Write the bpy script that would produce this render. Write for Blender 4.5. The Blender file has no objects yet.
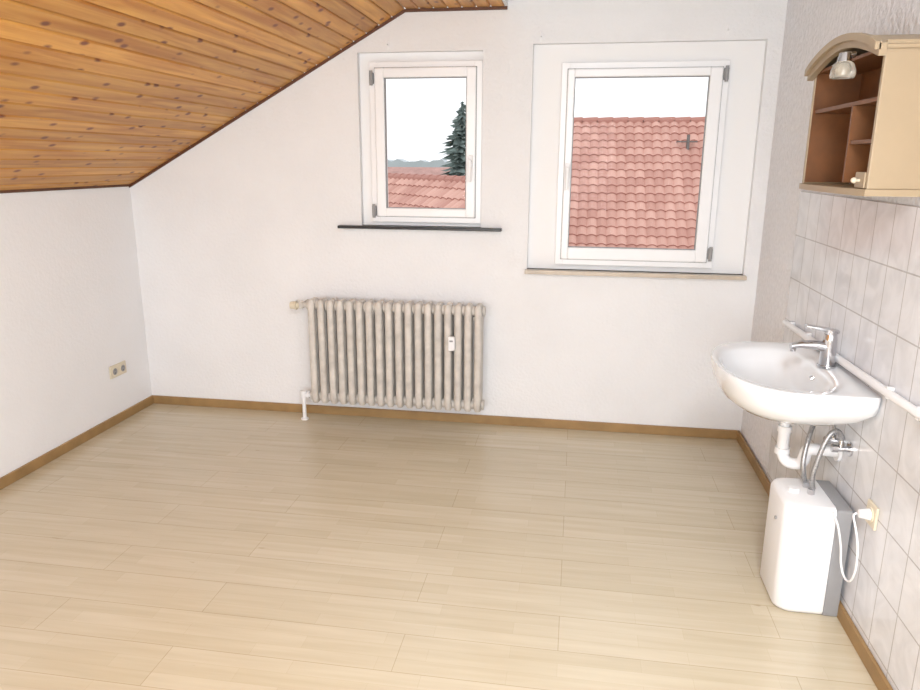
import bpy, bmesh, math, random
from mathutils import Vector, Matrix
random.seed(7)
S=bpy.context.scene
COL=S.collection
S.view_settings.view_transform='Standard'
S.view_settings.look='None'
S.view_settings.exposure=0.0

XL,XR,YB,YR=-2.79,1.019,4.25,-2.0
ZK=1.444      # knee wall height
XS,ZF=-1.0,2.42  # slope top
XD=-0.44      # end of wood ceiling
ZD=2.60

# ------------------------------------------------------------ materials
def srgb(r,g,b):
    f=lambda c:(c/255/12.92) if c/255<=.04045 else ((c/255+.055)/1.055)**2.4
    return (f(r),f(g),f(b),1)
def newmat(name):
    m=bpy.data.materials.new(name);m.use_nodes=True
    nt=m.node_tree;b=nt.nodes['Principled BSDF'];return m,nt,b
def N(nt,t,**k):
    n=nt.nodes.new(t)
    for a,v in k.items():setattr(n,a,v)
    return n
def L(nt,a,b):nt.links.new(a,b)
def simple(name,col,rough=.5,metal=0,noise=0,nscale=20,bump=0,bscale=80,coat=0):
    m,nt,b=newmat(name)
    b.inputs['Base Color'].default_value=col;b.inputs['Roughness'].default_value=rough
    b.inputs['Metallic'].default_value=metal
    if coat:b.inputs['Coat Weight'].default_value=coat
    tc=N(nt,'ShaderNodeTexCoord')
    if noise:
        n=N(nt,'ShaderNodeTexNoise');n.inputs['Scale'].default_value=nscale;n.inputs['Detail'].default_value=4
        L(nt,tc.outputs['Object'],n.inputs['Vector'])
        r=N(nt,'ShaderNodeValToRGB')
        r.color_ramp.elements[0].position=.3;r.color_ramp.elements[1].position=.7
        r.color_ramp.elements[0].color=[c*(1-noise) for c in col[:3]]+[1]
        r.color_ramp.elements[1].color=[min(1,c*(1+noise*.4)) for c in col[:3]]+[1]
        L(nt,n.outputs['Fac'],r.inputs['Fac']);L(nt,r.outputs['Color'],b.inputs['Base Color'])
    if bump:
        n=N(nt,'ShaderNodeTexNoise');n.inputs['Scale'].default_value=bscale;n.inputs['Detail'].default_value=3
        L(nt,tc.outputs['Object'],n.inputs['Vector'])
        bp=N(nt,'ShaderNodeBump');bp.inputs['Strength'].default_value=bump;bp.inputs['Distance'].default_value=.01
        L(nt,n.outputs['Fac'],bp.inputs['Height']);L(nt,bp.outputs['Normal'],b.inputs['Normal'])
    return m
M={}
M['wall']=simple('wall_woodchip_paint',srgb(236,236,238),.85,bump=.45,bscale=60,noise=.03,nscale=3)
M['wallL']=simple('wall_left_lit_paint',srgb(241,241,243),.85,bump=.2,bscale=60,noise=.02,nscale=3)  # wall white made lighter, brighter light on the left wall put into colour
M['wallR']=simple('wall_rough_plaster',srgb(236,235,238),.9,bump=1.0,bscale=38,noise=.08,nscale=45)
M['niche']=simple('niche_lightened_paint',srgb(244,244,245),.7)  # smooth plaster, colour lightened to offset the shade inside the recess
M['pvc']=simple('window_pvc_white',srgb(246,247,250),.3,noise=.02,nscale=5)
M['gasket']=simple('gasket_grey',srgb(150,150,152),.6)
M['black']=simple('sill_black_stone',srgb(32,30,32),.3,noise=.3,nscale=60)
M['marble']=simple('sill_marble',srgb(205,192,176),.3,noise=.15,nscale=12)
M['trimbrown']=simple('trim_dark_wood',srgb(96,56,30),.5,noise=.3,nscale=30)
M['base']=simple('baseboard_tan',srgb(158,126,82),.5,noise=.2,nscale=9)
M['rad']=simple('radiator_old_enamel',srgb(210,204,197),.45,noise=.2,nscale=15)
M['white']=simple('plastic_white',srgb(240,240,242),.35,noise=.02,nscale=8)
M['cream']=simple('plastic_cream',srgb(222,212,190),.4,noise=.04,nscale=30)
M['ceramic']=simple('ceramic_white',srgb(238,240,243),.08,noise=.01,nscale=3,coat=.5)
M['chrome']=simple('chrome',(.62,.62,.64,1),.15,1,noise=.05,nscale=10)
M['steelhose']=simple('braided_hose',(.45,.45,.46,1),.4,.8,noise=.5,nscale=300)
M['grey']=simple('heater_grey',srgb(150,150,152),.5,noise=.03)
M['dark']=simple('dark_recess',srgb(30,26,24),.7,noise=.1)
M['cabbeige']=simple('cabinet_beige',srgb(172,152,124),.4,noise=.06,nscale=6)
M['cabbrown']=simple('cabinet_brown_wood',srgb(122,76,38),.5,noise=.25,nscale=14)
M['concrete']=simple('rear_wall_paint',srgb(236,236,236),.85,noise=.03)
M['ground']=simple('ground_outside',srgb(150,155,140),.9,noise=.3,nscale=.1)
M['tree']=simple('conifer_needles_hazed',srgb(124,138,134),.9,noise=.5,nscale=3)  # green paled, aerial haze put into the colour
M['haze']=simple('distant_forest_hazed',srgb(194,200,204),1,noise=.12,nscale=.2)  # forest colour lightened by hand to stand in for haze
M['houseW']=simple('house_render',srgb(205,200,195),.9,noise=.05)
M['redflat']=simple('house_roof_far_hazed',srgb(190,150,142),.9,noise=.2,nscale=1.5)  # roof red washed out, distance haze mixed into the colour
M['metalgrey']=simple('antenna_metal',srgb(120,115,112),.5,.3,noise=.1)

def glassmat():
    m=bpy.data.materials.new('window_glass');m.use_nodes=True;nt=m.node_tree;nt.nodes.clear()
    o=N(nt,'ShaderNodeOutputMaterial');t=N(nt,'ShaderNodeBsdfTransparent');g=N(nt,'ShaderNodeBsdfGlossy')
    g.inputs['Roughness'].default_value=.02
    fr=N(nt,'ShaderNodeFresnel');fr.inputs['IOR'].default_value=1.08
    mx=N(nt,'ShaderNodeMixShader');L(nt,fr.outputs[0],mx.inputs[0]);L(nt,t.outputs[0],mx.inputs[1]);L(nt,g.outputs[0],mx.inputs[2]);L(nt,mx.outputs[0],o.inputs[0]);return m
M['glass']=glassmat()

def woodmat():
    m,nt,b=newmat('pine_plank_ceiling')
    tc=N(nt,'ShaderNodeTexCoord');at=N(nt,'ShaderNodeAttribute',attribute_name='rnd')
    mul=N(nt,'ShaderNodeVectorMath',operation='SCALE');cmb=N(nt,'ShaderNodeCombineXYZ')
    for i in range(3):L(nt,at.outputs['Fac'],cmb.inputs[i])
    L(nt,cmb.outputs[0],mul.inputs[0]);mul.inputs['Scale'].default_value=37
    add=N(nt,'ShaderNodeVectorMath',operation='ADD');L(nt,tc.outputs['Object'],add.inputs[0]);L(nt,mul.outputs[0],add.inputs[1])
    mp=N(nt,'ShaderNodeMapping');mp.inputs['Scale'].default_value=(26,1.6,26);L(nt,add.outputs[0],mp.inputs['Vector'])
    n=N(nt,'ShaderNodeTexNoise');n.inputs['Scale'].default_value=1;n.inputs['Detail'].default_value=5;n.inputs['Distortion'].default_value=.6
    L(nt,mp.outputs[0],n.inputs['Vector'])
    r=N(nt,'ShaderNodeValToRGB');e=r.color_ramp.elements
    e[0].position=.3;e[0].color=srgb(180,114,34);e[1].position=.7;e[1].color=srgb(222,166,82)
    L(nt,n.outputs['Fac'],r.inputs['Fac'])
    # knots
    mp2=N(nt,'ShaderNodeMapping');mp2.inputs['Scale'].default_value=(13,8,13);L(nt,add.outputs[0],mp2.inputs['Vector'])
    v=N(nt,'ShaderNodeTexVoronoi');v.inputs['Scale'].default_value=1;L(nt,mp2.outputs[0],v.inputs['Vector'])
    kr=N(nt,'ShaderNodeValToRGB');kr.color_ramp.elements[0].position=.10;kr.color_ramp.elements[0].color=(1,1,1,1)
    kr.color_ramp.elements[1].position=.22;kr.color_ramp.elements[1].color=(0,0,0,1)
    L(nt,v.outputs['Distance'],kr.inputs['Fac'])
    mx=N(nt,'ShaderNodeMix',data_type='RGBA');L(nt,kr.outputs['Color'],mx.inputs[0]);L(nt,r.outputs['Color'],mx.inputs[6])
    mx.inputs[7].default_value=srgb(120,58,16)
    # per plank tint
    hsv=N(nt,'ShaderNodeHueSaturation');mr=N(nt,'ShaderNodeMapRange');L(nt,at.outputs['Fac'],mr.inputs[0])
    mr.inputs[3].default_value=.82;mr.inputs[4].default_value=1.1;L(nt,mr.outputs[0],hsv.inputs['Value']);L(nt,mx.outputs[2],hsv.inputs['Color'])
    L(nt,hsv.outputs[0],b.inputs['Base Color']);b.inputs['Roughness'].default_value=.4
    return m
M['wood']=woodmat()

def floormat():
    m,nt,b=newmat('laminate_maple')
    tc=N(nt,'ShaderNodeTexCoord')
    def brick(w,h,mort,c1,c2,cm,off=.37):
        t=N(nt,'ShaderNodeTexBrick',offset=off);t.inputs['Scale'].default_value=1;t.inputs['Brick Width'].default_value=w
        t.inputs['Row Height'].default_value=h;t.inputs['Mortar Size'].default_value=mort;t.inputs['Mortar Smooth'].default_value=.3
        t.inputs['Color1'].default_value=c1;t.inputs['Color2'].default_value=c2;t.inputs['Mortar'].default_value=cm
        L(nt,tc.outputs['Object'],t.inputs['Vector']);return t
    b1=brick(.43,.0645,.0006,srgb(203,191,166),srgb(210,199,176),srgb(195,182,156))
    b2=brick(1.29,.1935,.0014,(1,1,1,1),(.965,.962,.955,1),(.76,.71,.65,1),.41)
    mp=N(nt,'ShaderNodeMapping');mp.inputs['Scale'].default_value=(1.5,22,1);L(nt,tc.outputs['Object'],mp.inputs['Vector'])
    n=N(nt,'ShaderNodeTexNoise');n.inputs['Scale'].default_value=1.5;n.inputs['Detail'].default_value=5;L(nt,mp.outputs[0],n.inputs['Vector'])
    r=N(nt,'ShaderNodeValToRGB');r.color_ramp.elements[0].position=.3;r.color_ramp.elements[1].position=.7
    r.color_ramp.elements[0].color=(.90,.88,.85,1);r.color_ramp.elements[1].color=(1,1,1,1);L(nt,n.outputs['Fac'],r.inputs['Fac'])
    m1=N(nt,'ShaderNodeMix',data_type='RGBA',blend_type='MULTIPLY');m1.inputs[0].default_value=1
    L(nt,b1.outputs['Color'],m1.inputs[6]);L(nt,b2.outputs['Color'],m1.inputs[7])
    m2=N(nt,'ShaderNodeMix',data_type='RGBA',blend_type='MULTIPLY');m2.inputs[0].default_value=1
    L(nt,m1.outputs[2],m2.inputs[6]);L(nt,r.outputs['Color'],m2.inputs[7])
    # sparse worn scuffs
    mp3=N(nt,'ShaderNodeMapping');mp3.inputs['Scale'].default_value=(9,26,1);L(nt,tc.outputs['Object'],mp3.inputs['Vector'])
    n3=N(nt,'ShaderNodeTexNoise');n3.inputs['Scale'].default_value=1;n3.inputs['Detail'].default_value=3;L(nt,mp3.outputs[0],n3.inputs['Vector'])
    r3=N(nt,'ShaderNodeValToRGB');r3.color_ramp.elements[0].position=.73;r3.color_ramp.elements[0].color=(1,1,1,1)
    r3.color_ramp.elements[1].position=.80;r3.color_ramp.elements[1].color=(.72,.66,.58,1);L(nt,n3.outputs['Fac'],r3.inputs['Fac'])
    m3=N(nt,'ShaderNodeMix',data_type='RGBA',blend_type='MULTIPLY');m3.inputs[0].default_value=1
    L(nt,m2.outputs[2],m3.inputs[6]);L(nt,r3.outputs['Color'],m3.inputs[7])
    L(nt,m3.outputs[2],b.inputs['Base Color'])
    b.inputs['Roughness'].default_value=.24;b.inputs['Specular IOR Level'].default_value=.75
    bp=N(nt,'ShaderNodeBump');bp.inputs['Strength'].default_value=.12;bp.inputs['Distance'].default_value=.002
    L(nt,b2.outputs['Fac'],bp.inputs['Height']);bp.invert=True;L(nt,bp.outputs[0],b.inputs['Normal'])
    return m
M['floor']=floormat()

def tilemat():
    m,nt,b=newmat('wall_tiles_marbled')
    tc=N(nt,'ShaderNodeTexCoord');sx=N(nt,'ShaderNodeSeparateXYZ');L(nt,tc.outputs['Object'],sx.inputs[0])
    ay=N(nt,'ShaderNodeMath',operation='ADD');ay.inputs[1].default_value=-3.6+15;L(nt,sx.outputs['Y'],ay.inputs[0])
    az=N(nt,'ShaderNodeMath',operation='ADD');az.inputs[1].default_value=-1.475+2;L(nt,sx.outputs['Z'],az.inputs[0])
    c=N(nt,'ShaderNodeCombineXYZ');L(nt,ay.outputs[0],c.inputs[0]);L(nt,az.outputs[0],c.inputs[1])
    t=N(nt,'ShaderNodeTexBrick',offset=0);t.inputs['Scale'].default_value=1;t.inputs['Brick Width'].default_value=.15;t.inputs['Row Height'].default_value=.2
    t.inputs['Mortar Size'].default_value=.0026;t.inputs['Mortar Smooth'].default_value=.1
    t.inputs['Color1'].default_value=(1,1,1,1);t.inputs['Color2'].default_value=(.96,.96,.97,1);t.inputs['Mortar'].default_value=(.62,.60,.58,1)
    L(nt,c.outputs[0],t.inputs['Vector'])
    n=N(nt,'ShaderNodeTexNoise');n.inputs['Scale'].default_value=7;n.inputs['Detail'].default_value=6;n.inputs['Distortion'].default_value=1.5
    L(nt,tc.outputs['Object'],n.inputs['Vector'])
    r=N(nt,'ShaderNodeValToRGB');r.color_ramp.elements[0].position=.35;r.color_ramp.elements[1].position=.62
    r.color_ramp.elements[0].color=srgb(217,218,222);r.color_ramp.elements[1].color=srgb(231,232,236);L(nt,n.outputs['Fac'],r.inputs['Fac'])
    m1=N(nt,'ShaderNodeMix',data_type='RGBA',blend_type='MULTIPLY');m1.inputs[0].default_value=1
    L(nt,t.outputs['Color'],m1.inputs[7]);L(nt,r.outputs['Color'],m1.inputs[6]);L(nt,m1.outputs[2],b.inputs['Base Color'])
    b.inputs['Roughness'].default_value=.2
    bp=N(nt,'ShaderNodeBump',invert=True);bp.inputs['Strength'].default_value=.5;bp.inputs['Distance'].default_value=.002
    L(nt,t.outputs['Fac'],bp.inputs['Height']);L(nt,bp.outputs[0],b.inputs['Normal'])
    return m
M['tile']=tilemat()

def roofmat(name,c1,c2):
    m,nt,b=newmat(name)
    at=N(nt,'ShaderNodeAttribute',attribute_name='rnd')
    r=N(nt,'ShaderNodeValToRGB');r.color_ramp.elements[0].color=c1;r.color_ramp.elements[1].color=c2;L(nt,at.outputs['Fac'],r.inputs['Fac'])
    L(nt,r.outputs[0],b.inputs['Base Color']);b.inputs['Roughness'].default_value=.85;return m
M['roof']=roofmat('clay_roof_tiles_hazed',srgb(178,126,114),srgb(216,170,156))  # clay red with a whitish haze mixed into both tones

# ------------------------------------------------------------ geometry helpers
def link(ob,parent=None):
    COL.objects.link(ob)
    if parent: ob.parent=parent
    return ob
def meshob(name,bm,mat,parent=None,smooth=False):
    bmesh.ops.recalc_face_normals(bm,faces=bm.faces)
    me=bpy.data.meshes.new(name);bm.to_mesh(me);bm.free()
    mats=mat if isinstance(mat,list) else [mat]
    for mm in mats:me.materials.append(mm)
    if smooth:
        for p in me.polygons:p.use_smooth=True
    ob=bpy.data.objects.new(name,me);return link(ob,parent)
def empty(name):
    e=bpy.data.objects.new(name,None);e.empty_display_size=.1;return link(e)
def bx(bm,a,b,bev=0,seg=2):
    r=bmesh.ops.create_cube(bm,size=1)
    c=[(a[i]+b[i])/2 for i in range(3)];s=[abs(b[i]-a[i]) for i in range(3)]
    for v in r['verts']:v.co=Vector((v.co.x*s[0]+c[0],v.co.y*s[1]+c[1],v.co.z*s[2]+c[2]))
    if bev:
        es=set()
        for v in r['verts']:
            for e in v.link_edges:es.add(e)
        bmesh.ops.bevel(bm,geom=list(es),offset=bev,segments=seg,affect='EDGES',profile=.5)
def box(name,a,b,mat,parent=None,bev=0,seg=2):
    bm=bmesh.new();bx(bm,a,b,bev,seg);return meshob(name,bm,mat,parent)
def cy(bm,p0,p1,r,seg=20,r2=None):
    p0=Vector(p0);p1=Vector(p1);d=p1-p0
    q=d.to_track_quat('Z','Y').to_matrix().to_4x4()
    bmesh.ops.create_cone(bm,cap_ends=True,segments=seg,radius1=r,radius2=r if r2 is None else r2,depth=d.length,matrix=Matrix.Translation((p0+p1)/2)@q)
def autosm(ob,ang=40):
    me=ob.data
    for p in me.polygons:p.use_smooth=True
    bm=bmesh.new();bm.from_mesh(me)
    for e in bm.edges:
        if len(e.link_faces)==2 and e.calc_face_angle(0)>math.radians(ang):e.smooth=False
    bm.to_mesh(me);bm.free();return ob
def cyl(name,p0,p1,r,mat,parent=None,seg=24,r2=None):
    bm=bmesh.new();cy(bm,p0,p1,r,seg,r2);return autosm(meshob(name,bm,mat,parent))
def tube(name,pts,r,mat,parent=None,res=6,smoothpath=True):
    cu=bpy.data.curves.new(name,'CURVE');cu.dimensions='3D';cu.bevel_depth=r;cu.bevel_resolution=res;cu.use_fill_caps=True
    cu.resolution_u=10
    if smoothpath:
        sp=cu.splines.new('NURBS');sp.points.add(len(pts)-1)
        for i,p in enumerate(pts):sp.points[i].co=(*p,1)
        sp.use_endpoint_u=True;sp.order_u=min(3,len(pts))
    else:
        sp=cu.splines.new('POLY');sp.points.add(len(pts)-1)
        for i,p in enumerate(pts):sp.points[i].co=(*p,1)
    tmp=bpy.data.objects.new(name,cu);COL.objects.link(tmp)
    dg=bpy.context.evaluated_depsgraph_get();me=bpy.data.meshes.new_from_object(tmp.evaluated_get(dg))
    bpy.data.objects.remove(tmp);me.materials.clear();me.materials.append(mat)
    for p in me.polygons:p.use_smooth=True
    return link(bpy.data.objects.new(name,me),parent)
def prism_xz(bm,poly,y0,y1):
    a=[bm.verts.new((x,y0,z)) for x,z in poly];b=[bm.verts.new((x,y1,z)) for x,z in poly]
    bm.faces.new(a);bm.faces.new(b[::-1])
    n=len(poly)
    for i in range(n):bm.faces.new((a[i],b[i],b[(i+1)%n],a[(i+1)%n]))

def ztop(x):
    if x<=XS:return ZK+(x-XL)*(ZF-ZK)/(XS-XL)
    if x<=XD:return ZF
    return ZD

# ------------------------------------------------------------ room shell
T=.30
box('floor',(XL-.1,YR,-.12),(XR+.1,YB+.0,0),M['floor'])
# back wall with two niches and openings
W1N=(-1.286,-.56,1.222,2.20);W1O=(-1.20,-.58,1.26,2.13)
W2N=(-.282,.942,.985,2.228);W2O=(-.11,.75,1.04,2.11)
ND=.045
bm=bmesh.new()
def col(x0,x1,zb,zt,y0,y1):
    """piece between x0,x1 from zb up to zt (or ceiling when None)"""
    if zt is not None: prism_xz(bm,[(x0,zb),(x1,zb),(x1,zt),(x0,zt)],y0,y1);return
    xs=[x0]+[x for x in (XS,XD) if x0<x<x1]+[x1]
    pts=[(x0,zb),(x1,zb)]
    for x in reversed(xs):
        if x==XD: pts+= [(XD,ZD),(XD,ZF)]
        elif x==x0 and abs(x0-XD)<1e-6: pts.append((x,ZD))
        else: pts.append((x,ztop(x)+.0))
    prism_xz(bm,pts,y0,y1)
def cols(N1,N2,y0,y1):
    col(XL-.1,N1[0],-.1,None,y0,y1)
    col(N1[0],N1[1],-.1,N1[2],y0,y1);col(N1[0],N1[1],N1[3],None,y0,y1)
    col(N1[1],N2[0],-.1,None,y0,y1)
    col(N2[0],N2[1],-.1,N2[2],y0,y1);col(N2[0],N2[1],N2[3],None,y0,y1)
    col(N2[1],XR+.1,-.1,None,y0,y1)
cols(W1N,W2N,YB,YB+ND)
wb=meshob('wall_back',bm,M['wall'])
bm=bmesh.new()
cols(W1O,W2O,YB+ND,YB+T)
meshob('niche_layer',bm,M['niche'],wb)
box('wall_left',(XL-.1,YR,-.1),(XL,YB,ZK+.02),M['wallL'])
box('wall_right',(XR,YR,-.1),(XR+.15,YB,ZD+.1),M['wallR'])
# rear wall with large window opening behind the viewer
RO=(-1.7,.5,.9,2.15)
bm=bmesh.new()
prism_xz(bm,[(XL,0),(RO[0],0),(RO[0],ztop(RO[0])),(XL,ztop(XL))],YR-.2,YR)
prism_xz(bm,[(RO[0],0),(RO[1],0),(RO[1],RO[2]),(RO[0],RO[2])],YR-.2,YR)
prism_xz(bm,[(-1.2,RO[3]),(RO[1],RO[3]),(RO[1],ZD),(XD,ZD),(XD,ZF),(XS,ZF),(-1.2,ztop(-1.2))],YR-.2,YR)
prism_xz(bm,[(RO[1],0),(XR+.1,0),(XR+.1,ZD),(RO[1],ZD)],YR-.2,YR)
meshob('wall_rear',bm,M['concrete'])
box('wall_tiles',(XR-.008,-1.2,.0),(XR-.0001,3.6,1.475),M['tile'])

# ceiling planks
def planks(name,p0,p1,parent=None,w=.086):
    p0=Vector((p0[0],0,p0[1]));p1=Vector((p1[0],0,p1[1]));d=(p1-p0);Ln=d.length;d.normalize()
    n=Vector((-d.z,0,d.x))  # upward
    cnt=max(1,round(Ln/w));w=Ln/cnt
    bm=bmesh.new();rn=bm.faces.layers.float.new('rnd')
    y0,y1=YR,YB-.001
    for i in range(cnt):
        a=p0+d*(i*w);rv=random.random()
        prof=[(0.0015,.016),(0.0015,.006),(.007,0),(w-.007,0),(w-.0015,.006),(w-.0015,.016)]
        q=[a+d*u+n*v for u,v in prof]
        A=[bm.verts.new((p.x,y0,p.z)) for p in q];B=[bm.verts.new((p.x,y1,p.z)) for p in q]
        fs=[bm.faces.new(A),bm.faces.new(B[::-1])]
        for k in range(6):fs.append(bm.faces.new((A[k],B[k],B[(k+1)%6],A[(k+1)%6])))
        for f in fs:f[rn]=rv
    ob=meshob(name,bm,M['wood'],parent)
    bm=bmesh.new()
    q=[p0+n*.0155,p1+n*.0155,p1+n*.12,p0+n*.12]
    prism_xz(bm,[(p.x,p.z) for p in q],y0,YB)
    meshob(name+'_backing',bm,M['trimbrown'],ob)
    return ob
ceil=empty('ceiling')
planks('sloped_planks',(XL-.02,ztop(XL)-.011),(XS,ZF),ceil)
planks('flat_planks',(XS,ZF),(XD,ZF),ceil)
box('dormer_cheek',(XD-.001,YR,ZF+.0),(XD+.012,YB,ZD),M['wall'],ceil)
box('dormer_ceiling',(XD-.02,YR,ZD),(XR+.15,YB+T,ZD+.1),M['wall'],ceil)
# trims
bm=bmesh.new()
prism_xz(bm,[(XL,ZK-.016),(XS,ZF-.016),(XD+.012,ZF-.016),(XD+.012,ZF),(XS,ZF),(XL,ZK+.0)],YB-.014,YB-.001)
meshob('trim_1',bm,M['trimbrown'])
box('trim_2',(XL,YR,ZK-.008),(XL+.012,YB-.015,ZK+.008),M['trimbrown'])
box('baseboard_left',(XL+.0005,YR,0),(XL+.014,YB-.0005,.056),M['base'],bev=.003)
box('baseboard_back',(XL+.015,YB-.014,0),(XR-.0155,YB-.0005,.056),M['base'],bev=.003)
box('baseboard_right',(XR-.023,YR,0),(XR-.009,YB-.0005,.056),M['base'],bev=.003)

# ------------------------------------------------------------ windows
def ringframe(bm,x0,x1,z0,z1,w,y0,y1,bev=.004):
    wl,wr,wb,wt=w if isinstance(w,tuple) else (w,)*4
    bx(bm,(x0,y0,z0),(x0+wl,y1,z1),bev);bx(bm,(x1-wr,y0,z0),(x1,y1,z1),bev)
    bx(bm,(x0+wl-.002,y0,z0),(x1-wr+.002,y1,z0+wb),bev);bx(bm,(x0+wl-.002,y0,z1-wt),(x1-wr+.002,y1,z1),bev)
def window(name,x0,x1,z0,z1,gx0,gx1,gz0,gz1,hside,hz,hinges):
    e=empty(name)
    f0=.035
    bm=bmesh.new();ringframe(bm,x0,x1,z0,z1,f0+.012,YB+.012,YB+.085);meshob('frame',bm,M['pvc'],e)
    bm=bmesh.new();o=f0
    ringframe(bm,x0+o,x1-o,z0+o,z1-o,(gx0-x0-o,x1-o-gx1,gz0-z0-o,z1-o-gz1),YB-.006,YB+.06,.006);meshob('sash',bm,M['pvc'],e)
    bm=bmesh.new();ringframe(bm,gx0-.002,gx1+.002,gz0-.002,gz1+.002,.006,YB+.004,YB+.03,.001);meshob('gasket',bm,M['gasket'],e)
    bm=bmesh.new();ringframe(bm,x0+o-.003,x1-o+.003,z0+o-.003,z1-o+.003,.004,YB+.008,YB+.016,.0);meshob('shadow_gap_seal',bm,M['gasket'],e)
    box('glass_pane',(gx0,YB+.028,gz0),(gx1,YB+.032,gz1),M['glass'],e)
    hx=(x0+o+gx0)/2 if hside<0 else (gx1+x1-o)/2
    bm=bmesh.new();bx(bm,(hx-.014,YB-.016,hz-.035),(hx+.014,YB-.005,hz+.035),.005)
    cy(bm,(hx,YB-.016,hz),(hx,YB-.045,hz),.009);bx(bm,(hx-.010,YB-.056,hz-.115),(hx+.010,YB-.042,hz+.012),.006)
    meshob('handle',bm,M['white'],e)
    bm=bmesh.new()
    for (a,z) in hinges:
        cy(bm,(a,YB-.012,z-.04),(a,YB-.012,z+.04),.009);bx(bm,(a-.012,YB-.008,z-.03),(a+.012,YB+.02,z+.03),.002)
    meshob('hinges',bm,M['grey'],e)
    return e
window('window_1',-1.222,-.562,1.243,2.150,-1.132,-.651,1.327,2.062,1,1.60,[(-1.205,2.06),(-1.205,1.31)])
window('window_2',-.122,.768,1.015,2.130,-.048,.668,1.118,2.052,-1,1.56,[(.750,2.06),(.750,1.10)])
box('windowsill',(-1.424,YB-.05,1.205),(-.434,YB+.044,1.222),M['black'],bev=.003)
box('windowsill',(-.292,YB-.045,.962),(.952,YB+.044,.985),M['marble'],bev=.003)
for i,(x,z) in enumerate([(-1.103,2.236),(-.241,2.262),(.737,2.277)]):
    bm=bmesh.new();cy(bm,(x,YB,z),(x,YB-.03,z),.004,10);bx(bm,(x-.006,YB-.004,z-.025),(x+.006,YB-.0005,z+.025),.001);bx(bm,(x-.003,YB-.033,z-.004),(x+.003,YB-.028,z+.02),.001)
    meshob('curtain_hook',bm,M['white'])

# ------------------------------------------------------------ radiator
rad=empty('radiator')
rx0,rx1,nsec=-1.600,-.517,18
pitch=(rx1-rx0)/nsec
ry=(4.085,4.125,4.165)
bm=bmesh.new()
def ellcol(bm,x,y,z0,z1,rx,ry_,seg=14):
    rings=[]
    for z,s in ((z0,.5),(z0+.012,.9),(z0+.03,1),(z1-.03,1),(z1-.012,.9),(z1,.5)):
        rings.append([bm.verts.new((x+rx*s*math.cos(2*math.pi*k/seg),y+ry_*s*math.sin(2*math.pi*k/seg),z)) for k in range(seg)])
    for a,b in zip(rings,rings[1:]):
        for k in range(seg):bm.faces.new((a[k],a[(k+1)%seg],b[(k+1)%seg],b[k]))
    bm.faces.new(rings[0][::-1]);bm.faces.new(rings[-1])
for i in range(nsec):
    x=rx0+pitch*(i+.5)
    for y in ry:ellcol(bm,x,y,.135,.785,.0215,.017)
    for z in (.155,.75):
        bx(bm,(x-.0215,ry[0]-.004,z-.03),(x+.0215,ry[2]+.004,z+.03),.016,3)
meshob('sections',bm,M['rad'],rad);autosm(rad.children[-1],50)
bm=bmesh.new()
for z in (.165,.745):
    cy(bm,(rx0-.005,4.125,z),(rx1+.005,4.125,z),.024)
    for i in range(nsec+1):
        x=rx0+pitch*i;cy(bm,(x-.006,4.125,z),(x+.006,4.125,z),.03)
autosm(meshob('hubs',bm,M['rad'],rad))
bm=bmesh.new()
for x in (rx0+pitch*1,rx1-pitch*1):
    for z in (.2,.70):bx(bm,(x-.006,4.12,z-.01),(x+.006,YB-.001,z+.01),.002)
meshob('brackets',bm,M['rad'],rad)
bm=bmesh.new()
cy(bm,(rx0,4.125,.745),(rx0-.05,4.125,.745),.014);cy(bm,(rx0-.03,4.125,.745),(rx0-.045,4.125,.745),.022,6)
cy(bm,(rx0-.05,4.125,.72),(rx0-.05,4.125,.77),.014)
cy(bm,(rx0-.05,4.125,.745),(rx0-.05,YB-.001,.745),.011)
autosm(meshob('valve_body',bm,M['rad'],rad))
bm=bmesh.new()
cy(bm,(rx0-.058,4.125,.738),(rx0-.075,4.125,.738),.018);cy(bm,(rx0-.075,4.125,.738),(rx0-.115,4.125,.738),.027,12,.022)
autosm(meshob('valve_knob',bm,M['cream'],rad))
bm=bmesh.new()
cy(bm,(rx0,4.125,.165),(rx0-.06,4.125,.165),.013);cy(bm,(rx0-.02,4.125,.165),(rx0-.035,4.125,.165),.022,6)
cy(bm,(rx0-.06,4.125,.185),(rx0-.06,4.125,.0),.012);cy(bm,(rx0-.06,4.125,.145),(rx0-.06,4.125,.19),.02,12)
cy(bm,(rx0-.06,4.125,.0),(rx0-.06,4.125,.008),.024)
autosm(meshob('return_pipe',bm,M['white'],rad))
bx0=-.70
bm=bmesh.new();bx(bm,(bx0-.019,4.045,.515),(bx0+.019,4.068,.60),.005);meshob('heat_meter',bm,M['white'],rad)
box('heat_meter_display',(bx0-.010,4.0435,.57),(bx0+.010,4.046,.58),M['gasket'],rad)

# ------------------------------------------------------------ socket left
so=empty('double_socket')
box('plate',(XL+.0005,3.835,.29),(XL+.010,3.995,.37),M['cream'],so,.004)
for y in (3.875,3.955):
    bm=bmesh.new();cy(bm,(XL+.0095,y,.33),(XL+.014,y,.33),.027);autosm(meshob('insert',bm,M['cream'],so))
    bm=bmesh.new();cy(bm,(XL+.0138,y,.33),(XL+.0145,y,.33),.021);autosm(meshob('recess',bm,M['grey'],so))
    bm=bmesh.new()
    for dz in (-.0095,.0095):cy(bm,(XL+.0143,y,.33+dz),(XL+.0152,y,.33+dz),.003,10)
    meshob('pin_hole',bm,M['dark'],so)

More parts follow.
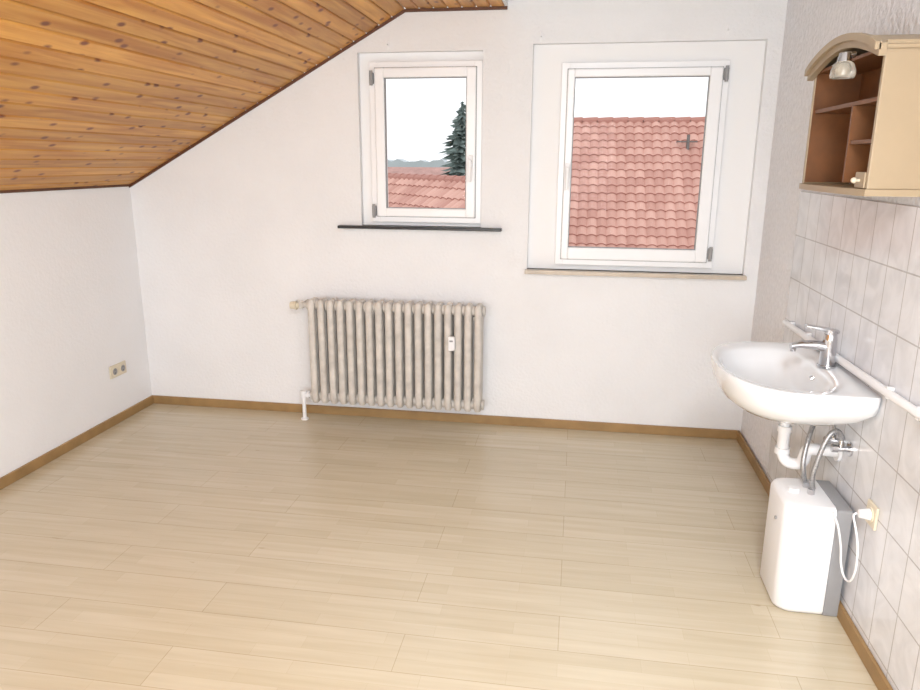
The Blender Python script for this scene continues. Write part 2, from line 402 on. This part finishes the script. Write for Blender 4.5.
# ------------------------------------------------------------ washbasin
TX=XR-.008
sink=empty('washbasin')
cx,cyy=.80,2.785
def outline(t,af,ab,b,nf=2.3,nb=5):
    c,s=math.cos(t),math.sin(t)
    a=ab if c>0 else af;n=nb if c>0 else nf
    rr=(abs(c)**n+abs(s)**n)**(-1/n)
    return a*c*rr,b*s*rr
SEG=120
def ring(af,ab,b,z,dx=0,nf=2.3,nb=26,tiltz=0):
    R=[]
    for k in range(SEG):
        t=2*math.pi*k/SEG
        x,y=outline(t,af,ab,b,nf,nb)
        R.append((cx+dx+x,cyy+y,z+tiltz*max(0,x)))
    return R
AB=TX-cx-.0005
prof=[]
prof.append(ring(.06,.06,.07,.685,.03,2,2))
prof.append(ring(.12,.12,.15,.690,.02,2.1,2.4))
prof.append(ring(.185,.185,.250,.712,.01,2.2,3.2))
prof.append(ring(.225,AB-.004,.322,.752,0,2.3,6))
prof.append(ring(.245,AB,.350,.790,0))
prof.append(ring(.252,AB,.364,.820,0))
prof.append(ring(.257,AB,.372,.850,0))
prof.append(ring(.254,AB,.368,.860,0))
prof.append(ring(.245,AB-.012,.357,.861,0))
prof.append(ring(.228,.125,.310,.854,0,2.3,3.2))
prof.append(ring(.222,.115,.284,.843,0,2.3,3.0))
prof.append(ring(.208,.10,.262,.808,0,2.3,2.8))
prof.append(ring(.178,.085,.215,.762,0,2.2,2.5))
prof.append(ring(.12,.07,.14,.733,0,2.1,2.2))
prof.append(ring(.028,.028,.028,.724,.0,2,2))
bm=bmesh.new();vr=[[bm.verts.new(p) for p in R] for R in prof]
for a,b in zip(vr,vr[1:]):
    for k in range(SEG):bm.faces.new((a[k],a[(k+1)%SEG],b[(k+1)%SEG],b[k]))
bm.faces.new(vr[0][::-1]);bm.faces.new(vr[-1])
ob=meshob('basin',bm,M['ceramic'],sink);autosm(ob,55)
cyl('drain',(cx,cyy,.7235),(cx,cyy,.728),.026,M['chrome'],sink)
cyl('overflow',(cx+.098,cyy,.808),(cx+.108,cyy,.815),.012,M['chrome'],sink)
# tap
fx,fy=.948,2.79
bm=bmesh.new()
cy(bm,(fx,fy,.860),(fx,fy,.868),.033);cy(bm,(fx,fy,.866),(fx,fy,.965),.029,24,.026)
cy(bm,(fx,fy,.965),(fx,fy,.985),.026,24,.022)
autosm(meshob('tap_body',bm,M['chrome'],sink))
bm=bmesh.new()
sec=[((fx-.005,.935),.025,.022),((fx-.05,.943),.022,.018),((fx-.10,.942),.019,.014),((fx-.135,.934),.017,.012)]
rr=[]
for (px,pz),w,h in sec:
    rr.append([bm.verts.new((px,fy+w*math.cos(a),pz+h*math.sin(a))) for a in [2*math.pi*k/16 for k in range(16)]])
for a,b in zip(rr,rr[1:]):
    for k in range(16):bm.faces.new((a[k],a[(k+1)%16],b[(k+1)%16],b[k]))
bm.faces.new(rr[0][::-1]);bm.faces.new(rr[-1])
cy(bm,(fx-.125,fy,.936),(fx-.125,fy,.915),.010)
autosm(meshob('tap_spout',bm,M['chrome'],sink),60)
bm=bmesh.new()
bx(bm,(fx-.095,fy-.016,.992),(fx+.026,fy+.016,1.006),.005)
cy(bm,(fx,fy,.984),(fx,fy,1.0),.023)
bmesh.ops.rotate(bm,verts=bm.verts,cent=(fx,fy,.985),matrix=Matrix.Rotation(math.radians(9),3,'Y'))
autosm(meshob('tap_lever',bm,M['chrome'],sink),60)
# siphon
dx=.835;dy=2.81
cyl('waste_tailpiece',(dx,dy,.60),(dx,dy,.70),.017,M['white'],sink)
cyl('waste_nut',(dx,dy,.655),(dx,dy,.690),.030,M['white'],sink)
cyl('waste_nut_lower',(dx,dy,.585),(dx,dy,.61),.026,M['white'],sink)
tube('siphon_trap',[(dx,dy,.60),(dx,dy,.56),(dx,dy,.50),(dx+.01,dy-.02,.47),(dx+.035,dy-.04,.468),(dx+.06,dy-.06,.48),(dx+.065,dy-.065,.52),(dx+.07,dy-.07,.545),(dx+.10,dy-.08,.55),(TX-.002,dy-.09,.55)],.022,M['white'],sink)
cyl('trap_nut',(dx,dy,.495),(dx,dy,.52),.028,M['white'],sink)
cyl('wall_rosette',(TX-.001,dy-.09,.55),(TX-.012,dy-.09,.55),.036,M['white'],sink)
# angle valves + hoses
for i,yy in enumerate((2.70,2.62)):
    bm=bmesh.new();z=.60
    cy(bm,(TX,yy,z),(TX-.006,yy,z),.026);cy(bm,(TX,yy,z),(TX-.045,yy,z),.010);cy(bm,(TX-.045,yy,z),(TX-.065,yy,z),.015,8)
    cy(bm,(TX-.035,yy,z),(TX-.035,yy,z+.035),.009)
    autosm(meshob('angle_valve',bm,M['chrome'],sink))
tube('tap_hose_cold',[(TX-.035,2.70,.635),(TX-.04,2.70,.68),(.96,2.74,.72),(fx,fy,.78),(fx,fy,.85)],.006,M['steelhose'],sink)
tube('heater_hose_in',[(TX-.035,2.62,.635),(TX-.05,2.61,.68),(TX-.09,2.60,.66),(TX-.12,2.59,.55),(TX-.13,2.59,.48),(.895,2.60,.447)],.009,M['steelhose'],sink)
tube('heater_hose_out',[(fx-.01,fy,.80),(.93,2.75,.70),(.88,2.68,.60),(.86,2.64,.50),(.885,2.66,.447)],.009,M['steelhose'],sink)

# water pipe along wall
wp=empty('water_supply_pipe')
tube('pipe',[(TX-.016,3.54,.868),(TX-.016,2.05,.905)],.014,M['white'],wp,smoothpath=False)
bm=bmesh.new()
for y in (3.45,3.20,2.36,2.15):
    z=.868+(3.54-y)*.0248;bx(bm,(TX-.02,y-.008,z-.020),(TX,y+.008,z+.020),.003)
meshob('pipe_clips',bm,M['white'],wp)

# ------------------------------------------------------------ small water heater
wh=empty('under_sink_water_heater')
def heater_prof(x0,x1,y0,y1,r,z0,z1,rt,mat,name):
    bm=bmesh.new();rings=[]
    zs=[(z0,rt),(z0+rt*.3,rt*.3),(z0+rt,0),(z1-rt,0),(z1-rt*.3,rt*.3),(z1,rt)]
    for z,ins in zs:
        R=[]
        for (cx_,cy_,a0) in ((x0+r,y0+r,180),(x1-.004,y0+.004,270),(x1-.004,y1-.004,0),(x0+r,y1-r,90)):
            rad_=r if cx_==x0+r else .004
            for k in range(9):
                a=math.radians(a0+90*k/8)
                px=cx_+rad_*math.cos(a);py=cy_+rad_*math.sin(a)
                # gentle convex front
                px-=0.012*(1-((py-(y0+y1)/2)/((y1-y0)/2))**2)*(1 if px<x0+r else 0)
                mx_,my_=(x0+x1)/2,(y0+y1)/2
                px=px+(ins if px<mx_ else 0);py=py+(ins if py<my_ else -ins)
                R.append(bm.verts.new((px,py,z)))
        rings.append(R)
    n=len(rings[0])
    for a,b in zip(rings,rings[1:]):
        for k in range(n):bm.faces.new((a[k],a[(k+1)%n],b[(k+1)%n],b[k]))
    bm.faces.new(rings[0][::-1]);bm.faces.new(rings[-1])
    return autosm(meshob(name,bm,mat,wh),50)
heater_prof(.785,.945,2.478,2.752,.05,.0,.425,.02,M['white'],'front_shell')
heater_prof(.946,TX-.013,2.482,2.748,.004,.0,.421,.008,M['grey'],'back_shell')
cyl('thermostat_knob',(.835,2.615,.423),(.835,2.615,.440),.02,M['white'],wh)
bm=bmesh.new()
for y in (2.60,2.66):cy(bm,(.89,y,.42),(.89,y,.445),.013,6)
meshob('connections',bm,M['chrome'],wh)
cyl('indicator',(.775,2.58,.33),(.770,2.58,.33),.006,M['grey'],wh)
tube('power_cable',[(.93,2.50,.415),(.93,2.44,.415),(.945,2.41,.33),(.95,2.405,.26),(.955,2.37,.225),(.955,2.32,.24),(.955,2.29,.30),(.955,2.30,.38),(.95,2.33,.44),(.945,2.36,.474),(.958,2.36,.475)],.0035,M['white'],wh)

ws=empty('power_socket')
box('plate',(TX-.010,2.32,.435),(TX-.0002,2.40,.515),M['cream'],ws,.004)
cyl('insert',(TX-.009,2.36,.475),(TX-.014,2.36,.475),.027,M['cream'],ws)
cyl('plug',(TX-.013,2.36,.475),(TX-.045,2.36,.475),.02,M['white'],ws,r2=.014)

# ------------------------------------------------------------ wall cabinet
cb=empty('bathroom_cabinet')
CY0,CY1,CX0=2.375,3.035,.852
WX=XR-.0005
tk=.018
box('side_near',(CX0,CY0,1.525),(WX,CY0+tk,1.945),M['cabbeige'],cb,.003)
box('side_far',(CX0,CY1-tk,1.525),(WX,CY1,1.925),M['cabbeige'],cb,.003)
box('back_panel',(WX-.008,CY0+tk,1.53),(WX,CY1-tk,1.93),M['cabbrown'],cb)
box('top_panel',(CX0,CY0+tk,1.92),(WX-.008,CY1-tk,1.93),M['cabbrown'],cb)
box('side_far_lining',(CX0+.004,CY1-tk-.004,1.53),(WX-.008,CY1-tk,1.92),M['cabbrown'],cb)
box('divider',(CX0+.006,2.60,1.54),(WX-.008,2.612,1.78),M['cabbrown'],cb)
box('shelf_upper',(CX0+.01,CY0+tk,1.78),(WX-.008,CY1-tk-.004,1.793),M['cabbrown'],cb)
box('shelf_lower',(CX0+.01,CY0+tk,1.66),(WX-.008,2.60,1.672),M['cabbrown'],cb)
# bottom board with rounded front
def board_round(name,x0,y0,y1,z0,z1,mat,bul=.03):
    bm=bmesh.new();pts=[(WX,y0),(WX,y1)]
    for k in range(13):
        u=k/12;y=y1+(y0-y1)*u;pts.append((x0-bul*math.sin(math.pi*u)**.6,y))
    a=[bm.verts.new((x,y,z0)) for x,y in pts];b=[bm.verts.new((x,y,z1)) for x,y in pts]
    bm.faces.new(a);bm.faces.new(b[::-1]);n=len(pts)
    for i in range(n):bm.faces.new((a[i],b[i],b[(i+1)%n],a[(i+1)%n]))
    return meshob(name,bm,mat,cb)
board_round('bottom_board',CX0-.006,CY0-.006,CY1+.006,1.505,1.525,M['cabbeige'],.02)
# arched crown
bm=bmesh.new();n=20;top=[];low=[]
for k in range(n+1):
    u=k/n;y=CY0-.008+(CY1-CY0+.016)*u
    top.append((y,1.935+.065*math.sin(math.pi*u)**.8));low.append((y,1.900+.062*math.sin(math.pi*u)))
for x0_,x1_,dz in ((CX0-.022,CX0-.001,0),(CX0-.034,CX0-.018,.004)):
    lo=low if dz==0 else [(y,z-.018) for y,z in top]
    tp=[(y,z+dz) for y,z in top]
    for k in range(n):
        vs=[bm.verts.new((x,y,z)) for x in (x0_,x1_) for (y,z) in (lo[k],lo[k+1],tp[k+1],tp[k])]
        for f in ((0,1,2,3),(7,6,5,4),(0,4,5,1),(3,2,6,7)):bm.faces.new([vs[i] for i in f])
        if k==0:bm.faces.new([vs[i] for i in (0,3,7,4)])
        if k==n-1:bm.faces.new([vs[i] for i in (1,5,6,2)])
meshob('arched_crown',bm,M['cabbeige'],cb)
bm=bmesh.new()
prev=None
for k in range(n+1):
    y,z=top[k]
    r_=[bm.verts.new((CX0-.002,y,z-.004)),bm.verts.new((WX,y,z-.004)),bm.verts.new((WX,y,z-.014)),bm.verts.new((CX0-.002,y,z-.014))]
    if prev:
        for i in range(4):bm.faces.new((prev[i],prev[(i+1)%4],r_[(i+1)%4],r_[i]))
    else:bm.faces.new(r_[::-1])
    prev=r_
bm.faces.new(prev)
meshob('arched_top',bm,M['cabbeige'],cb)
# drawer front and knob
box('drawer_front',(CX0-.004,CY0+tk,1.527),(CX0+.012,2.47,1.575),M['cabbeige'],cb,.003)
bm=bmesh.new();cy(bm,(CX0-.004,2.43,1.55),(CX0-.018,2.43,1.55),.005,12);bmesh.ops.create_uvsphere(bm,u_segments=14,v_segments=8,radius=.009,matrix=Matrix.Translation((CX0-.02,2.43,1.55)))
autosm(meshob('knob',bm,M['cream'],cb))
# lamp under the crown
bm=bmesh.new();cy(bm,(CX0-.03,2.53,1.925),(CX0-.06,2.53,1.925),.009,14);cy(bm,(CX0-.06,2.53,1.93),(CX0-.06,2.53,1.905),.016,16,.022)
autosm(meshob('lamp_holder',bm,M['chrome'],cb))
bm=bmesh.new();sgs=20;prev=None
for r_,z in ((.018,1.908),(.030,1.897),(.035,1.882),(.037,1.866),(.034,1.857)):
    R=[bm.verts.new((CX0-.06+r_*math.cos(2*math.pi*k/sgs),2.53+r_*math.sin(2*math.pi*k/sgs),z)) for k in range(sgs)]
    if prev:
        for k in range(sgs):bm.faces.new((prev[k],prev[(k+1)%sgs],R[(k+1)%sgs],R[k]))
    prev=R
gm=simple('lamp_glass',srgb(225,220,210),.1);gm.node_tree.nodes['Principled BSDF'].inputs['Transmission Weight'].default_value=.7
meshob('lamp_shade',bm,gm,cb,True)
bm=bmesh.new();bmesh.ops.create_uvsphere(bm,u_segments=14,v_segments=10,radius=.016,matrix=Matrix.Translation((CX0-.06,2.53,1.882)))
meshob('bulb',bm,M['cream'],cb,True)

# ------------------------------------------------------------ added overhead fill lamp, unseen (behind the viewer)
cl=empty('overhead_fill')
box('fill_housing',(-.05,-.6,2.53),(.55,.6,2.599),M['white'],cl,.01)  # made-up fixture body to go with the fill lamp
def area(name,loc,rot,sx,sy,e,colr=(1,1,1),parent=None):
    l=bpy.data.lights.new(name,'AREA');l.shape='RECTANGLE';l.size=sx;l.size_y=sy;l.energy=e;l.color=colr
    o=bpy.data.objects.new(name,l);o.location=loc;o.rotation_euler=rot;return link(o,parent)
area('overhead_fill_lamp',(.25,0,2.525),(0,0,0),.55,1.1,88,(.94,.97,1),cl)  # fill lamp added to brighten the near floor and room
area('rear_window_daylight',((RO[0]+RO[1])/2,YR-.05,(RO[2]+RO[3])/2),(math.radians(90),0,0),2.1,1.2,110,(.94,.975,1))
rw=empty('window_3')
bm=bmesh.new();ringframe(bm,RO[0],RO[1],RO[2],RO[3],.05,YR-.18,YR-.1);bx(bm,(-.63,YR-.18,RO[2]),(-.57,YR-.1,RO[3]),.003);meshob('frame',bm,M['pvc'],rw)

# ------------------------------------------------------------ outside
def roof(name,O,along,down,pitch,length,slen,tw=.22,rh=.30,mat=None,rows=None):
    O=Vector(O);a=Vector((*along,0)).normalized();dh=Vector((*down,0)).normalized()
    s=dh*math.cos(pitch)-Vector((0,0,1))*math.sin(pitch);n=a.cross(s)
    if n.z<0:n=-n
    nt_=int(length/tw);nr=int(slen/rh);sg=5
    bm=bmesh.new();rn=bm.faces.layers.float.new('rnd')
    for r in range(nr):
        for (s0,s1,h0,h1) in (((r)*rh,(r+1)*rh,0.0,.028),((r+1)*rh,(r+1)*rh+.001,.028,0.0)):
            A=[];B=[]
            for i in range(nt_*sg+1):
                u=i/sg;f=u-math.floor(u);w=.045*math.sin(math.pi*f)
                A.append(bm.verts.new(O+a*(u*tw)+s*s0+n*(w+h0)));B.append(bm.verts.new(O+a*(u*tw)+s*s1+n*(w+h1)))
            for i in range(nt_*sg):
                f=bm.faces.new((A[i],A[i+1],B[i+1],B[i]));random.seed(r*1000+i//sg);f[rn]=random.random()*(.7 if h0==0 else .1)+(.3 if h0==0 else 0)
    for i in range(int(length/.35)):
        p=O+a*(i*.35);
        cy(bm,p+Vector((0,0,-.02)),p+a*.37+Vector((0,0,.0)),.10,10)
    ob=meshob(name,bm,mat or M['roof']);return ob
p=math.radians(40)
rf=roof('neighbour_tiled_roof',(-1.4,18,2.53),(1,0),(0,-1),p,11,7.5,tw=.20,rh=.25)
box('gable_wall',(-1.2,13.0,-6),(9.4,22.9,-2.38),M['houseW'],rf)
bm=bmesh.new();vs=[bm.verts.new(v) for v in ((-1.3,12.6,-2.07),(-1.3,17.98,2.43),(-1.3,23.4,-2.07),(9.5,12.6,-2.07),(9.5,17.98,2.43),(9.5,23.4,-2.07))]
for f in ((0,1,2),(5,4,3),(1,2,5,4),(0,2,5,3)):bm.faces.new([vs[i] for i in f])
meshob('gable_body',bm,M['houseW'],rf)
rf2=roof('lower_tiled_roof',(-7.5,21.0,1.22),(5.5,-6.5),(-6.5,-5.5),math.radians(38),11,6.5,tw=.24,rh=.3)
# aerial on roof 2
an=empty('roof_aerial')
cyl('mast',(2.35,17.2,1.30),(2.35,17.2,2.2),.035,M['metalgrey'],an,12)
bm=bmesh.new();cy(bm,(2.10,17.2,2.05),(2.55,17.2,2.05),.015,8)
for x in (2.12,2.24,2.36,2.48):cy(bm,(x,17.05,2.05),(x,17.35,2.05),.01,6)
cy(bm,(2.35,17.0,.9),(2.35,17.0,1.40),.11,12)
meshob('arms',bm,M['metalgrey'],an)
# conifer
random.seed(3)
bm=bmesh.new();tx,ty=-7.15,45
ztopT=4.9;zb=-6
cy(bm,(tx,ty,zb),(tx,ty,ztopT-1),.25,8,.05)
nt_=60
for i in range(nt_):
    u=i/(nt_-1);z=ztopT-(ztopT-zb-2)*u;R=(.15+2.3*u**.65)*random.uniform(.75,1.15);ox,oy=random.uniform(-.12,.12),random.uniform(-.12,.12)
    k=18;c=bm.verts.new((tx,ty,z+.2+.2*u));ring_=[]
    for j in range(k):
        a=2*math.pi*(j+random.random()*.7)/k;rr_=R*((random.uniform(.6,1.25)) if j%2==0 else random.uniform(.25,.55))
        ring_.append(bm.verts.new((tx+ox+rr_*math.cos(a),ty+oy+rr_*math.sin(a),z-.12*rr_+random.uniform(-.15,.15))))
    for j in range(k):bm.faces.new((c,ring_[j],ring_[(j+1)%k]))
meshob('conifer_tree',bm,M['tree'])
# distant trees, houses, ground
bm=bmesh.new();pts=[];x=-70
random.seed(11)
while x<80:
    pts.append((x,1.5+random.uniform(-.1,.5)));x+=random.uniform(.4,1.0)
prism_xz(bm,[(80,-6),(-70,-6)]+pts,118,122)
meshob('distant_treeline',bm,M['haze'])
def house(x,y,w,d,ze,zr):
    e=empty('distant_house')
    box('walls',(x-w/2,y-d/2,-6),(x+w/2,y+d/2,ze),M['houseW'],e)
    bm=bmesh.new();v=[bm.verts.new(c) for c in ((x-w/2-.2,y-d/2-.3,ze-.1),(x+w/2+.2,y-d/2-.3,ze-.1),(x+w/2+.2,y,zr),(x-w/2-.2,y,zr),(x-w/2-.2,y+d/2+.3,ze-.1),(x+w/2+.2,y+d/2+.3,ze-.1))]
    for f in ((0,1,2,3),(3,2,5,4),(0,3,4),(1,5,2),(0,4,5,1)):bm.faces.new([v[i] for i in f])
    meshob('pitched_roof',bm,M['redflat'],e)
house(-15,62,9,8,-.8,1.1);house(-10.5,75,6,7,-.3,1.0);house(-22,58,8,8,-.5,1.3)
box('ground_outside',(-200,6,-6.2),(200,300,-6),M['ground'])

# ------------------------------------------------------------ world
w=bpy.data.worlds.new('overcast_sky');S.world=w;w.use_nodes=True;nt=w.node_tree
bg=nt.nodes['Background']
tc=N(nt,'ShaderNodeTexCoord');sx=N(nt,'ShaderNodeSeparateXYZ');L(nt,tc.outputs['Generated'],sx.inputs[0])
r=N(nt,'ShaderNodeValToRGB');r.color_ramp.elements[0].position=0;r.color_ramp.elements[0].color=(.88,.90,.92,1)
r.color_ramp.elements[1].position=.5;r.color_ramp.elements[1].color=(.95,.98,1,1)
L(nt,sx.outputs['Z'],r.inputs['Fac']);L(nt,r.outputs[0],bg.inputs['Color'])
bg.inputs['Strength'].default_value=1.4

# ------------------------------------------------------------ camera
f=720
d=Vector((120,-183,f)).normalized();v=Vector((-16,2821,f)).normalized()
x=v.cross(d).normalized();v=d.cross(x).normalized()
right=Vector((x.x,d.x,-v.x));up=-Vector((x.y,d.y,-v.y));back=-Vector((x.z,d.z,-v.z))
m=Matrix((right,up,back)).transposed().to_4x4();m.translation=Vector((0,0,1.6))
cd=bpy.data.cameras.new('camera');cd.sensor_width=36;cd.lens=720/920*36;cd.clip_end=1000
cam=bpy.data.objects.new('camera',cd);cam.matrix_world=m;COL.objects.link(cam);S.camera=cam
